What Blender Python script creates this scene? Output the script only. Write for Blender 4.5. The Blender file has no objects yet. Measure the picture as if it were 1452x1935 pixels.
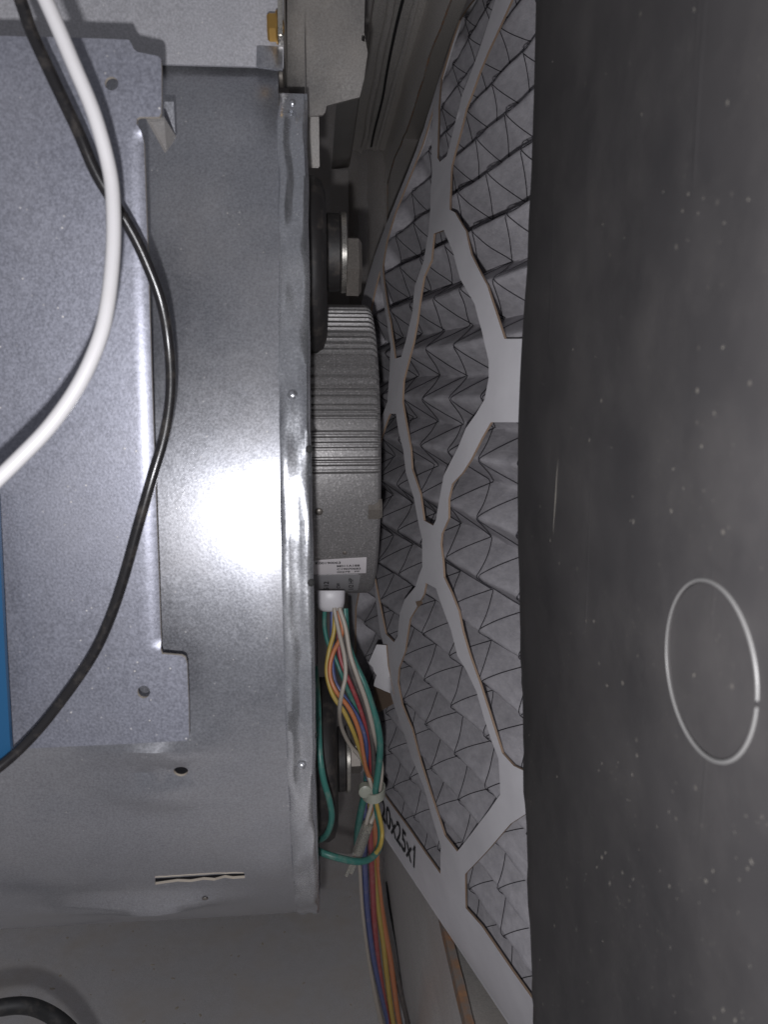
import bpy, bmesh, math, random
from mathutils import Vector, Matrix, noise
from mathutils.geometry import delaunay_2d_cdt
random.seed(7)
S = bpy.context.scene
COL = S.collection
R = math.radians

# ------------------------------------------------------------------ camera, light, exposure
H = 0.455                                 # camera height above the cabinet floor (m)
F = 1450.0                                # focal length in photo pixels (1452 x 1935)
CX, CY = 726.0, 967.5
PITCH, YAW = R(9.1), R(5.0)
CAM = Vector((0, 0, H))
fwd = Vector((math.sin(YAW)*math.cos(PITCH), math.cos(YAW)*math.cos(PITCH), -math.sin(PITCH)))
rgt = Vector((math.cos(YAW), -math.sin(YAW), 0))
upv = rgt.cross(fwd)
cd = bpy.data.cameras.new('camera')
cd.sensor_fit = 'VERTICAL'; cd.sensor_height = 36.0
cd.lens = F/1935.0*36.0
cd.clip_start = 0.01; cd.clip_end = 50
cd.dof.use_dof = True; cd.dof.focus_distance = 0.34; cd.dof.aperture_fstop = 27
cam = bpy.data.objects.new('camera', cd); COL.objects.link(cam)
cam.location = CAM
cam.rotation_euler = (math.pi/2-PITCH, 0, -YAW)
S.camera = cam

W = bpy.data.worlds.new('World'); S.world = W; W.use_nodes = True
W.node_tree.nodes['Background'].inputs[0].default_value = (0.90, 0.91, 1.0, 1)
W.node_tree.nodes['Background'].inputs[1].default_value = 0.125

ld = bpy.data.lights.new('phone_flash', 'POINT')       # the phone's own LED, a thumb's width below the lens
ld.energy = 1.25; ld.shadow_soft_size = 0.0022; ld.color = (0.965, 0.965, 1.0)
lo = bpy.data.objects.new('phone_flash', ld); COL.objects.link(lo)
lo.location = CAM + upv*-0.021 + rgt*-0.005
S.view_settings.view_transform = 'Standard'; S.view_settings.look = 'None'
S.view_settings.exposure = 0.65; S.view_settings.gamma = 1.0

# ------------------------------------------------------------------ photo pixel -> place
def ray(u, v):
    return fwd + rgt*((u-CX)/F) + upv*((CY-v)/F)
def at_Y(u, v, Y):
    d = ray(u, v); return CAM + d*(Y/d.y)
def at_X(u, v, X):
    d = ray(u, v); return CAM + d*(X/d.x)
def at_Z(u, v, Z):
    d = ray(u, v); return CAM + d*((Z-H)/d.z)

# ------------------------------------------------------------------ helpers
def lerp(a, b, t): return a+(b-a)*t
def interp(x, tab):
    if x <= tab[0][0]: return tab[0][1]
    for (a, fa), (b, fb) in zip(tab, tab[1:]):
        if x <= b:
            t = (x-a)/(b-a); t = t*t*(3-2*t)*0.5+t*0.5
            return fa+(fb-fa)*t
    return tab[-1][1]
def link(name, me, mat, parent=None):
    o = bpy.data.objects.new(name, me); COL.objects.link(o)
    if mat:
        for m in (mat if isinstance(mat, (list, tuple)) else [mat]): me.materials.append(m)
    if parent: o.parent = parent
    return o
def mesh(name, vs, fs, mat, parent=None, smooth=True, mi=None, angle=35):
    me = bpy.data.meshes.new(name); me.from_pydata([tuple(v) for v in vs], [], fs); me.update()
    bm = bmesh.new(); bm.from_mesh(me); bmesh.ops.recalc_face_normals(bm, faces=bm.faces)
    if smooth:
        for f in bm.faces: f.smooth = True
        for e in bm.edges:
            if len(e.link_faces) == 2 and e.calc_face_angle(0) > R(angle): e.smooth = False
    bm.to_mesh(me); bm.free()
    if mi:
        for p, k in zip(me.polygons, mi): p.material_index = k
    return link(name, me, mat, parent)
def empty(name, loc=(0, 0, 0)):
    o = bpy.data.objects.new(name, None); COL.objects.link(o); o.location = loc; o.empty_display_size = 0.01
    return o
def tag(o, label=None, cat=None, group=None, kind=None):
    if label: o['label'] = label
    if cat: o['category'] = cat
    if group: o['group'] = group
    if kind: o['kind'] = kind
    return o
def keep(o, parent):                      # parent without moving
    o.parent = parent; o.matrix_parent_inverse = Matrix.Translation(-Vector(parent.location)); return o

def inside(pt, loops):
    x, y = pt; c = False
    for lp in loops:
        n = len(lp)
        for i in range(n):
            x1, y1 = lp[i]; x2, y2 = lp[(i+1) % n]
            if (y1 > y) != (y2 > y) and x < (x2-x1)*(y-y1)/(y2-y1)+x1: c = not c
    return c
def densify(lp, step):
    out = []
    for i in range(len(lp)):
        a, b = lp[i], lp[(i+1) % len(lp)]
        n = max(1, int(math.ceil(math.hypot(b[0]-a[0], b[1]-a[1])/step)))
        for k in range(n): out.append((lerp(a[0], b[0], k/n), lerp(a[1], b[1], k/n)))
    return out
def sheet(name, loops, step, fmap, back, mats, parent=None, interior=True, angle=35, extra=()):
    """a sheet with holes, cut in 2D; fmap(p) -> front point, back(p, P) -> point on its other side"""
    loops = [densify(l, step) for l in loops]
    vs, es = [], []
    for lp in loops:
        b = len(vs); vs += [Vector(p) for p in lp]
        es += [(b+i, b+(i+1) % len(lp)) for i in range(len(lp))]
    if interior:
        xs = [v.x for v in vs]; ys = [v.y for v in vs]
        nx = int((max(xs)-min(xs))/step); ny = int((max(ys)-min(ys))/step)
        for i in range(1, nx):
            for j in range(1, ny):
                p = (min(xs)+i*step+0.13*step*(j % 2), min(ys)+j*step)
                if inside(p, loops): vs.append(Vector(p))
    vs += [Vector(p) for p in extra if inside(p, loops)]
    V, E, T, *_ = delaunay_2d_cdt(vs, es, [], 0, 1e-7)
    tris = []
    for t in T:
        c = ((V[t[0]].x+V[t[1]].x+V[t[2]].x)/3, (V[t[0]].y+V[t[1]].y+V[t[2]].y)/3)
        a = (V[t[1]]-V[t[0]]).cross(V[t[2]]-V[t[0]])
        if abs(a) > 1e-12 and inside(c, loops): tris.append(tuple(t))
    n = len(V)
    P = [fmap((v.x, v.y)) for v in V]
    Q = [back((v.x, v.y), p) for v, p in zip(V, P)]
    cnt = {}
    for t in tris:
        for k in range(3):
            a, b = t[k], t[(k+1) % 3]; cnt.setdefault((min(a, b), max(a, b)), []).append((a, b))
    fs = list(tris)+[tuple(n+i for i in reversed(t)) for t in tris]
    mi = [0]*len(fs)
    for k, l in cnt.items():
        if len(l) == 1:
            a, b = l[0]; fs.append((b, a, n+a, n+b)); mi.append(1 if isinstance(mats, (list, tuple)) else 0)
    return mesh(name, P+Q, fs, mats, parent, True, mi, angle)

def catmull(pts, n=8):
    pts = [Vector(p) for p in pts]; out = []
    for i in range(len(pts)-1):
        p0 = pts[i-1] if i else pts[0]*2-pts[1]
        p1, p2 = pts[i], pts[i+1]
        p3 = pts[i+2] if i+2 < len(pts) else p2*2-p1
        for k in range(n):
            t = k/n
            out.append(0.5*((2*p1)+(p2-p0)*t+(2*p0-5*p1+4*p2-p3)*t*t+(3*p1-p0-3*p2+p3)*t**3))
    out.append(pts[-1]); return out
def tube_data(pts, r, sides=10, cap=True):
    vs, fs = [], []
    T0 = (pts[1]-pts[0]).normalized()
    N = T0.orthogonal().normalized()
    for i, p in enumerate(pts):
        T = (pts[min(i+1, len(pts)-1)]-pts[max(i-1, 0)]).normalized()
        N = (N-T*N.dot(T)).normalized(); B = T.cross(N)
        rr = r(i/(len(pts)-1)) if callable(r) else r
        for k in range(sides):
            a = 2*math.pi*k/sides; vs.append(p+N*(math.cos(a)*rr)+B*(math.sin(a)*rr))
    for i in range(len(pts)-1):
        for k in range(sides):
            a = i*sides+k; b = i*sides+(k+1) % sides
            fs.append((a, b, b+sides, a+sides))
    if cap:
        fs.append(tuple(reversed(range(sides)))); m = (len(pts)-1)*sides; fs.append(tuple(range(m, m+sides)))
    return vs, fs
def tube(name, pts, r, mat, parent=None, sides=10, n=8, sm=True):
    P = catmull(pts, n) if sm else [Vector(p) for p in pts]
    vs, fs = tube_data(P, r, sides); return mesh(name, vs, fs, mat, parent, True, None, 60)
def lathe_x(name, prof, c, mat, parent=None, seg=48, angle=30):
    """profile [(x, r)] turned about the X axis through c=(Y,Z)"""
    vs, fs = [], []
    for x, r in prof:
        for k in range(seg):
            a = 2*math.pi*k/seg; vs.append((x, c[0]+r*math.cos(a), c[1]+r*math.sin(a)))
    for i in range(len(prof)-1):
        for k in range(seg):
            a = i*seg+k; b = i*seg+(k+1) % seg; fs.append((a, b, b+seg, a+seg))
    fs.append(tuple(range(seg))); m = (len(prof)-1)*seg; fs.append(tuple(range(m, m+seg)))
    return mesh(name, vs, fs, mat, parent, True, None, angle)
def box(name, a, b, mat, parent=None, bev=0.0004):
    bm = bmesh.new()
    M = Matrix.Translation((Vector(a)+Vector(b))/2) @ Matrix.Diagonal((abs(b[0]-a[0]), abs(b[1]-a[1]), abs(b[2]-a[2]), 1))
    bmesh.ops.create_cube(bm, size=1, matrix=M)
    if bev: bmesh.ops.bevel(bm, geom=bm.edges[:], offset=bev, segments=2, affect='EDGES')
    me = bpy.data.meshes.new(name); bm.to_mesh(me); bm.free()
    return link(name, me, mat, parent)

# ------------------------------------------------------------------ materials
def mat(name, col, rough=0.5, metal=0.0, spec=0.5, coat=0.0, coat_r=0.2):
    m = bpy.data.materials.new(name); m.use_nodes = True
    b = m.node_tree.nodes['Principled BSDF']
    b.inputs['Base Color'].default_value = (*col, 1); b.inputs['Roughness'].default_value = rough
    b.inputs['Metallic'].default_value = metal; b.inputs['Specular IOR Level'].default_value = spec
    b.inputs['Coat Weight'].default_value = coat; b.inputs['Coat Roughness'].default_value = coat_r
    return m
class N:
    def __init__(s, m): s.m = m; s.t = m.node_tree; s.b = s.t.nodes['Principled BSDF']; s.tc = s.t.nodes.new('ShaderNodeTexCoord')
    def new(s, k, **kw):
        n = s.t.nodes.new(k)
        for a, v in kw.items(): setattr(n, a, v)
        return n
    def mapping(s, scale):
        mp = s.new('ShaderNodeMapping'); mp.inputs['Scale'].default_value = scale
        s.t.links.new(s.tc.outputs['Object'], mp.inputs[0]); return mp.outputs[0]
    def noise(s, scale, detail=4, rough=0.6, vec=(1, 1, 1), dist=0):
        n = s.new('ShaderNodeTexNoise'); n.inputs['Scale'].default_value = scale
        n.inputs['Detail'].default_value = detail; n.inputs['Roughness'].default_value = rough; n.inputs['Distortion'].default_value = dist
        s.t.links.new(s.mapping(vec), n.inputs['Vector']); return n.outputs['Fac']
    def vor(s, scale, vec=(1, 1, 1), rnd=1):
        n = s.new('ShaderNodeTexVoronoi'); n.inputs['Scale'].default_value = scale; n.inputs['Randomness'].default_value = rnd
        s.t.links.new(s.mapping(vec), n.inputs['Vector']); return n
    def ramp(s, fac, stops):
        r = s.new('ShaderNodeValToRGB'); e = r.color_ramp.elements
        while len(e) < len(stops): e.new(0.5)
        for k, (p, c) in enumerate(stops):
            e[k].position = p; e[k].color = (*c, 1) if len(c) == 3 else c
        s.t.links.new(fac, r.inputs[0]); return r.outputs[0]
    def mix(s, fac, a, b, mode='MIX'):
        n = s.new('ShaderNodeMix', data_type='RGBA', blend_type=mode)
        for i, v in ((0, fac), (6, a), (7, b)):
            if isinstance(v, (int, float)): n.inputs[i].default_value = v
            elif isinstance(v, tuple): n.inputs[i].default_value = (*v, 1)
            else: s.t.links.new(v, n.inputs[i])
        return n.outputs[2]
    def math(s, op, a, b):
        n = s.new('ShaderNodeMath', operation=op)
        for i, v in ((0, a), (1, b)):
            if isinstance(v, (int, float)): n.inputs[i].default_value = v
            else: s.t.links.new(v, n.inputs[i])
        return n.outputs[0]
    def set(s, name, sock): s.t.links.new(sock, s.b.inputs[name])
    def bump(s, sock, strength, dist=0.001, prev=None):
        n = s.new('ShaderNodeBump'); n.inputs['Strength'].default_value = strength; n.inputs['Distance'].default_value = dist
        s.t.links.new(sock, n.inputs['Height'])
        if prev: s.t.links.new(prev, n.inputs['Normal'])
        s.t.links.new(n.outputs[0], s.b.inputs['Normal']); return n.outputs[0]

def galv(name, base=(0.42, 0.43, 0.46), rough=0.42, metal=0.72, dust=0.25, dustcol=(0.36, 0.31, 0.26), grain=0.25, streak=(1, 1, 1), seed=0.0, speck=0.5, coat=0.0, coat_r=0.2, cont=0.28):
    m = mat(name, base, rough, metal, 0.5, coat, coat_r)
    n = N(m)
    big = n.noise(26+seed, 4, 0.6, streak); fine = n.noise(1500, 2, 0.6); mid = n.noise(140, 5, 0.65, streak)
    d = tuple(c*(1-cont) for c in base); l = tuple(min(1, c*(1+cont*0.85)) for c in base)
    c1 = n.ramp(mid, [(0.25, tuple((x+2*y)/3 for x, y in zip(d, base))), (0.75, tuple((x+2*y)/3 for x, y in zip(l, base)))])
    c1 = n.mix(0.6, c1, n.ramp(fine, [(0.32, d), (0.68, l)]))
    df = n.ramp(big, [(0.42, (0, 0, 0)), (0.75, (dust,)*3)])
    c2 = n.mix(df, c1, dustcol)
    sp = n.vor(420); spf = n.ramp(sp.outputs['Distance'], [(0.05, (1, 1, 1)), (0.13, (0, 0, 0))])
    sel = n.noise(170, 2, 0.5); spf = n.math('MULTIPLY', spf, n.ramp(sel, [(0.50, (0, 0, 0)), (0.62, (speck,)*3)]))
    n.set('Base Color', n.mix(spf, c2, (0.78, 0.74, 0.68)))
    rr = n.math('ADD', n.math('ADD', n.math('MULTIPLY', mid, 0.10), n.math('MULTIPLY', fine, 0.16)), rough-0.13)
    n.set('Roughness', n.math('ADD', rr, n.math('MULTIPLY', df, 0.25)))
    n.set('Metallic', n.math('MULTIPLY', n.math('SUBTRACT', 1.0, n.math('MAXIMUM', df, spf)), metal))
    b = n.bump(fine, grain*0.22, 0.0003); n.bump(mid, 0.05, 0.0006, b)
    return m
M = {}
M['wrap'] = galv('galvanised_wrapper', (0.39, 0.395, 0.425), 0.36, 0.84, 0.22, (0.32, 0.285, 0.25), 0.25, coat=0.7, coat_r=0.15, speck=0.6, cont=0.3)
M['plate'] = galv('galvanised_plate', (0.30, 0.305, 0.355), 0.46, 0.74, 0.14, (0.30, 0.285, 0.27), 0.5, cont=0.32, speck=0.8)
M['deck'] = galv('deck_sheet', (0.46, 0.455, 0.48), 0.55, 0.45, 0.12, (0.5, 0.47, 0.43), 0.6)
M['rim'] = galv('crimped_rim', (0.56, 0.57, 0.60), 0.24, 0.9, 0.2, (0.36, 0.32, 0.28), 0.2, (0.3, 1, 1))
M['dull'] = galv('dusty_sheet', (0.44, 0.42, 0.40), 0.55, 0.25, 0.5, (0.36, 0.31, 0.27), 0.12)
M['floor'] = galv('dusty_floor', (0.80, 0.78, 0.78), 0.45, 0.25, 0.75, (0.60, 0.54, 0.48), 0.10, speck=0.25)
M['brk'] = galv('bracket_sheet', (0.40, 0.38, 0.36), 0.36, 0.8, 0.5, (0.32, 0.28, 0.24), 0.12)
M['wall'] = galv('side_wall_sheet', (0.70, 0.665, 0.63), 0.42, 0.30, 0.5, (0.50, 0.44, 0.38), 0.12, (1, 0.10, 1), cont=0.5, coat=0.4, coat_r=0.3)
M['back'] = galv('back_sheet', (0.27, 0.25, 0.24), 0.55, 0.2, 0.5, (0.24, 0.21, 0.18), 0.12)
M['dust_edge'] = mat('dusty_edge', (0.42, 0.37, 0.31), 0.8)
M['rust'] = mat('rusty_cut_edge', (0.20, 0.09, 0.04), 0.8)
n = N(M['rust']); n.set('Base Color', n.ramp(n.noise(160, 5), [(0.42, (0.20, 0.175, 0.155)), (0.6, (0.26, 0.15, 0.09)), (0.72, (0.36, 0.19, 0.09))]))

def painted_dark():
    m = mat('dark_paint', (0.05, 0.05, 0.052), 0.48, 0.0, 0.45)
    n = N(m)
    big = n.noise(16, 4, 0.6); base = n.ramp(big, [(0.35, (0.031, 0.029, 0.030)), (0.7, (0.054, 0.050, 0.050))])
    sp = n.vor(150); f1 = n.ramp(sp.outputs['Distance'], [(0.035, (1, 1, 1)), (0.085, (0, 0, 0))])
    sel = n.ramp(n.noise(38, 3, 0.6), [(0.47, (0, 0, 0)), (0.60, (0.8,)*3)])
    f = n.math('MULTIPLY', f1, sel)
    sp2 = n.vor(520); f2 = n.ramp(sp2.outputs['Distance'], [(0.06, (1, 1, 1)), (0.12, (0, 0, 0))])
    f2 = n.math('MULTIPLY', f2, n.ramp(n.noise(60, 3, 0.6), [(0.5, (0, 0, 0)), (0.65, (0.5,)*3)]))
    f = n.math('MAXIMUM', f, f2)
    sx = n.new('ShaderNodeSeparateXYZ'); n.t.links.new(n.tc.outputs['Object'], sx.inputs[0])     # more dust has settled low on the panel
    f = n.math('MULTIPLY', f, n.ramp(n.math('ADD', sx.outputs[2], n.math('MULTIPLY', n.noise(25, 3), 0.12)), [(0.44, (1, 1, 1)), (0.54, (0.35,)*3)]))
    film = n.ramp(n.noise(30, 5, 0.7), [(0.45, (0, 0, 0)), (0.8, (0.10,)*3)])
    c = n.mix(film, base, (0.26, 0.24, 0.22))
    n.set('Base Color', n.mix(f, c, (0.34, 0.31, 0.26)))
    n.set('Roughness', n.math('ADD', n.math('MULTIPLY', big, 0.2), 0.40))
    scr = n.noise(300, 2, 0.5, (1, 1.0, 0.03), 0.4)
    n.t.nodes['Principled BSDF'].inputs['Specular IOR Level'].default_value = 0.6
    b = n.bump(n.noise(420, 2), 0.05, 0.0005); b = n.bump(n.noise(24, 3), 0.25, 0.002, b); n.bump(n.ramp(scr, [(0.70, (0, 0, 0)), (0.74, (1, 1, 1))]), 0.25, 0.0003, b)
    return m
M['dark'] = painted_dark()

m = M['fin'] = mat('cast_motor_shell', (0.22, 0.21, 0.20), 0.45, 0.45)
n = N(m); f = n.noise(1300, 2, 0.6); n.set('Base Color', n.ramp(f, [(0.3, (0.20, 0.192, 0.19)), (0.62, (0.30, 0.288, 0.285)), (0.72, (0.48, 0.46, 0.45))])); n.bump(f, 0.35, 0.0003)
m = M['rubber'] = mat('black_rubber', (0.022, 0.020, 0.020), 0.55)
n = N(m); d = n.ramp(n.noise(120, 5, 0.7), [(0.52, (0, 0, 0)), (0.72, (0.55,)*3)]); n.set('Base Color', n.mix(d, (0.022, 0.020, 0.020), (0.12, 0.10, 0.085))); n.bump(n.noise(300, 3), 0.2, 0.0005)
M['zinc'] = galv('zinc_hardware', (0.48, 0.46, 0.42), 0.28, 0.9, 0.3, (0.35, 0.30, 0.24), 0.05, speck=0.2)
M['steel'] = galv('dull_steel', (0.22, 0.20, 0.18), 0.45, 0.7, 0.4, (0.24, 0.20, 0.17), 0.1, speck=0.3)
M['brass'] = mat('yellow_zinc_screw', (0.55, 0.33, 0.10), 0.32, 0.9)
m = M['card'] = mat('white_cardboard', (0.60, 0.58, 0.60), 0.62, 0, 0.35)
n = N(m); n.set('Base Color', n.ramp(n.noise(40, 4), [(0.3, (0.66, 0.64, 0.66)), (0.7, (0.75, 0.73, 0.75))])); n.bump(n.noise(700, 2), 0.05, 0.0003)
m = M['kraft'] = mat('kraft_core', (0.27, 0.19, 0.135), 0.85)
m = M['media'] = mat('pleated_grey_media', (0.30, 0.29, 0.30), 0.85, 0, 0.25)
n = N(m); f1 = n.noise(60, 6, 0.7, (1, 1, 5)); f2 = n.noise(420, 4, 0.75, (1, 0.35, 1)); f3 = n.vor(900)
c = n.mix(0.5, n.ramp(f1, [(0.3, (0.35, 0.335, 0.355)), (0.72, (0.47, 0.45, 0.47))]), n.ramp(f2, [(0.3, (0.29, 0.28, 0.30)), (0.7, (0.52, 0.50, 0.52))]))
fl = n.math('MULTIPLY', n.ramp(f3.outputs['Distance'], [(0.05, (1, 1, 1)), (0.12, (0, 0, 0))]), n.ramp(n.noise(330, 2), [(0.58, (0, 0, 0)), (0.66, (0.6,)*3)]))
n.set('Base Color', n.mix(fl, c, (0.7, 0.66, 0.6))); b = n.bump(f2, 0.35, 0.0006); n.bump(f1, 0.3, 0.002, b)
M['meshwire'] = mat('dark_support_wire', (0.055, 0.052, 0.060), 0.35, 0.6)
M['ink'] = mat('black_ink', (0.012, 0.012, 0.014), 0.6)
M['label'] = mat('paper_label', (0.66, 0.62, 0.63), 0.5)
M['foil'] = mat('silver_label', (0.42, 0.41, 0.42), 0.4, 0.35)
M['boot'] = mat('white_nylon', (0.60, 0.58, 0.60), 0.4)
M['black_void'] = mat('dark_inside', (0.02, 0.02, 0.02), 0.8)
m = M['clear'] = mat('clear_nylon', (0.62, 0.60, 0.54), 0.12, 0, 0.6)
m.node_tree.nodes['Principled BSDF'].inputs['Transmission Weight'].default_value = 0.75
m.node_tree.nodes['Principled BSDF'].inputs['IOR'].default_value = 1.35
m = M['tie'] = mat('translucent_cable_tie', (0.36, 0.37, 0.31), 0.35)
m.node_tree.nodes['Principled BSDF'].inputs['Subsurface Weight'].default_value = 0.25
m.node_tree.nodes['Principled BSDF'].inputs['Subsurface Radius'].default_value = (0.002, 0.002, 0.002)
M['pcb'] = mat('blue_plastic', (0.012, 0.075, 0.17), 0.4)
def pvc(name, col, rough=0.35, dust=0.2, stripe=None):
    m = mat('pvc_'+name, col, rough, 0, 0.5); n = N(m)
    d = n.ramp(n.noise(210, 5, 0.7), [(0.5, (0, 0, 0)), (0.78, (dust,)*3)])
    c = col
    n.set('Base Color', n.mix(d, c, (0.40, 0.34, 0.28))); n.bump(n.noise(260, 3), 0.08, 0.0005)
    return m
for k, c in dict(white=(0.62, 0.56, 0.53), cream=(0.52, 0.46, 0.39), yellow=(0.60, 0.42, 0.055), orange=(0.66, 0.20, 0.055), red=(0.42, 0.035, 0.045), blue=(0.06, 0.09, 0.30), brown=(0.075, 0.06, 0.055), green=(0.012, 0.20, 0.16), grey=(0.20, 0.19, 0.18)).items():
    M['w_'+k] = pvc(k, tuple(x*0.68+0.035 for x in c), 0.42, 0.35)
M['w_black'] = pvc('black', (0.016, 0.015, 0.016), 0.25, 0.12)
M['w_matte'] = pvc('matte_black', (0.012, 0.012, 0.013), 0.6, 0.12)
M['w_bright'] = pvc('bright_white', (0.56, 0.545, 0.55), 0.32, 0.10)

# ------------------------------------------------------------------ the setting: cabinet floor, walls, opening
XW = 0.062                                 # side wall of the cabinet
def zc(z): return H+z
YB = 0.70
def wav(x, y, a, s=9.0): return a*noise.noise(Vector((x*s, y*s, 3.1)))
# floor: a dusty sheet
tag(sheet('floor', [[(-0.45, -0.02), (XW+0.03, -0.02), (XW+0.03, YB+0.02), (-0.45, YB+0.02)]], 0.03,
      lambda p: Vector((p[0], p[1], wav(p[0], p[1], 0.0012))), lambda p, P: P-Vector((0, 0, 0.001)), M['floor']), kind='structure')
# back wall with two pressed ribs
def backmap(p):
    x, z = p; d = 0
    for c, w in ((0.026, 0.006), (0.047, 0.004), (-0.2, 0.006)):
        d -= 0.004*math.exp(-((x-c)/w)**2)
    return Vector((x, YB+d+wav(x, z, 0.001), z))
tag(sheet('back_wall', [[(-0.45, -0.005), (0.17, -0.005), (0.17, 0.80), (-0.45, 0.80)]], 0.008, backmap, lambda p, P: P+Vector((0, 0.001, 0)), M['back']), kind='structure')
# side wall: one sheet with the return-air opening snipped out of it; its front part is painted dark (own panel below)
edge_px = [(1006, -60), (1004, 60), (1001, 200), (997, 330), (992, 420), (990, 500), (984, 580), (979, 660), (976, 720), (973, 800), (972, 900), (972, 1000), (975, 1120), (978, 1230), (981, 1350), (984, 1480), (989, 1600), (993, 1700), (997, 1800), (1001, 1900), (1005, 2000)]
edge = [at_X(u, v, XW-0.0012) for u, v in edge_px]
YE = edge[0].y
rng = random.Random(3)
top = [(0.04+i*0.02, zc(0.172+0.002*math.sin(i*0.7)+rng.uniform(-0.0012, 0.0012))) for i in range(33)]
bot = [(0.04+i*0.02, zc(-0.2715+rng.uniform(-0.0010, 0.0010))) for i in range(33)]
opening = [(y, z) for y, z in top]+[(y, z) for y, z in reversed(bot)]
def sidemap(p):
    y, z = p; d = 0
    d += 0.0022*(1-1/(1+math.exp(-(z-(zc(-0.337)))/0.0015)))           # pressed step low on the wall
    d += 0.003*math.exp(-((z-zc(0.203))/0.005)**2)-0.004*math.exp(-((z-zc(0.245))/0.008)**2)
    return Vector((XW-d+wav(y, z, 0.0012, 14), y, z))
sw = sheet('side_wall', [[(0.02, -0.005), (YB+0.004, -0.005), (YB+0.004, 0.80), (0.02, 0.80)], opening], 0.009, sidemap, lambda p, P: P+Vector((0.0010, 0, 0)), [M['wall'], M['rust']])
tag(sw, kind='structure')
fold = at_Z(735, 1690, 0).y
tube('floor_seam', [(XW-0.0025+0.0008*math.sin(i*1.3), 0.08+i*0.03, 0.0006) for i in range(20)], 0.0009, M['black_void'], sw, 6, 3)
# rusty raw edge standing along the bottom of the opening
rp, rf = [], []
ny = 90
for i in range(ny+1):
    y = 0.06+i*(0.52/ny); j = 0.0012*noise.noise(Vector((y*60, 0, 0)))+0.0008*noise.noise(Vector((y*190, 1, 0)))
    rp += [Vector((XW-0.0022, y, zc(-0.274)+j)), Vector((XW-0.0016, y, zc(-0.2695)+j)), Vector((XW+0.0022, y, zc(-0.2698)-j)), Vector((XW+0.0026, y, zc(-0.276)))]
for i in range(ny):
    for k in range(3):
        a = i*4+k; rf.append((a, a+1, a+5, a+4))
mesh('raw_edge', rp, rf, M['rust'], sw)

# the dark painted front part of the side wall, with its knockout
def panel_loop():
    lp = [(p.y, p.z) for p in edge]
    return [(lp[0][0], 0.80)]+lp+[(lp[-1][0], -0.002), (0.012, -0.002), (0.012, 0.80)]
KO = at_X(1336, 1264, XW-0.0012); KR = 0.0140
circ = lambda r, n=56: [(KO.y+r*math.cos(2*math.pi*i/n), KO.z+r*math.sin(2*math.pi*i/n)) for i in range(n)]
EY = [(p.z, p.y) for p in reversed(edge)]
def panmap(p):
    y, z = p; w = 0.0005*noise.noise(Vector((y*18, z*9, 1)))
    ye = interp(z, EY)
    t = max(0, 1-(ye-y)/0.004)
    return Vector((XW-0.0012+w*min(1, y*4)+0.0012*t*t, y, z))
sp = sheet('side_panel', [panel_loop(), circ(KR)], 0.008, panmap, lambda p, P: P+Vector((0.0009, 0, 0)), M['dark'])
tag(sp, 'dark painted steel side panel with a round knockout and dust specks', 'panel')
def komap(p):
    return panmap(p)+Vector((0.0004, 0, 0))
ko = sheet('knockout', [circ(KR-0.0003)], 0.003, komap, lambda p, P: P+Vector((0.0009, 0, 0)), M['dark'], sp)
m = M['koring'] = mat('knockout_edge_glint', (0.20, 0.195, 0.19), 0.45, 0.15)  # ring paler than the panel: flash glint along the groove put into its colour
a0 = math.atan2(*(lambda q: (q.z-KO.z, q.y-KO.y))(at_X(1421, 1312, XW)))
ringpts = []
for i in range(90):
    a = a0+R(2)+(2*math.pi-R(4))*i/89
    q = panmap((KO.y+KR*math.cos(a), KO.z+KR*math.sin(a))); ringpts.append(q+Vector((-0.0000, 0, 0)))
tube('knockout_rim', ringpts, lambda t: 0.00026+0.00010*math.sin(t*9), M['koring'], sp, 8, 1, False)

# dust flecks stuck to the panel, and one long pale scuff
fleck_px = [(960+a/1.967, 950+b/1.967) for a, b in ((480, 940), (463, 1010), (445, 1105), (362, 1300), (330, 1355), (290, 1380), (220, 1430), (410, 965), (350, 970), (338, 995), (183, 1018), (100, 1075), (85, 1110), (735, 1405), (762, 1370), (860, 1400), (890, 1360), (905, 1335), (885, 1165), (600, 1425), (425, 1375), (378, 1415), (465, 1400), (353, 1630), (490, 1575), (120, 1700), (768, 1915), (800, 1885), (845, 1925), (293, 440), (322, 440), (370, 680), (484, 570), (692, 640), (90, 125), (470, 70), (610, 30), (62, 863))]
fleck_px += [(960+a/1.935, b/1.935) for a, b in ((683, 35), (165, 225), (357, 270), (805, 375), (490, 418), (570, 702), (662, 710), (718, 725), (640, 772), (698, 780), (880, 730), (345, 820), (425, 870), (660, 878), (793, 815), (755, 1510), (710, 1632), (608, 1715), (645, 1785), (460, 1815), (600, 1868), (788, 1270), (320, 1305), (237, 1278), (130, 1405))]
rf_ = random.Random(11)
fleck_px += [(rf_.uniform(990, 1440), 1935-1000*abs(rf_.gauss(0, 0.45))) for _ in range(110)]
def flecks(name, pts, mt, parent=None):
    vs, fs = [], []
    for c, n_, r, el in pts:
        t = n_.orthogonal().normalized(); b = n_.cross(t); a0_ = rf_.uniform(0, 6.28); o_ = len(vs)
        t, b = t*math.cos(a0_)+b*math.sin(a0_), b*math.cos(a0_)-t*math.sin(a0_)
        vs.append(c+n_*r*0.5)
        for k in range(7):
            a = 2*math.pi*k/7; q = r*rf_.uniform(0.7, 1.3); vs.append(c+t*(q*math.cos(a)*el)+b*(q*math.sin(a)))
        fs += [(o_, o_+1+k, o_+1+(k+1) % 7) for k in range(7)]
    return tag(mesh(name, vs, fs, mt, parent), kind='stuff')
m = M['fleck'] = mat('dust_fleck', (0.125, 0.115, 0.10), 0.9)
fk = []
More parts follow.
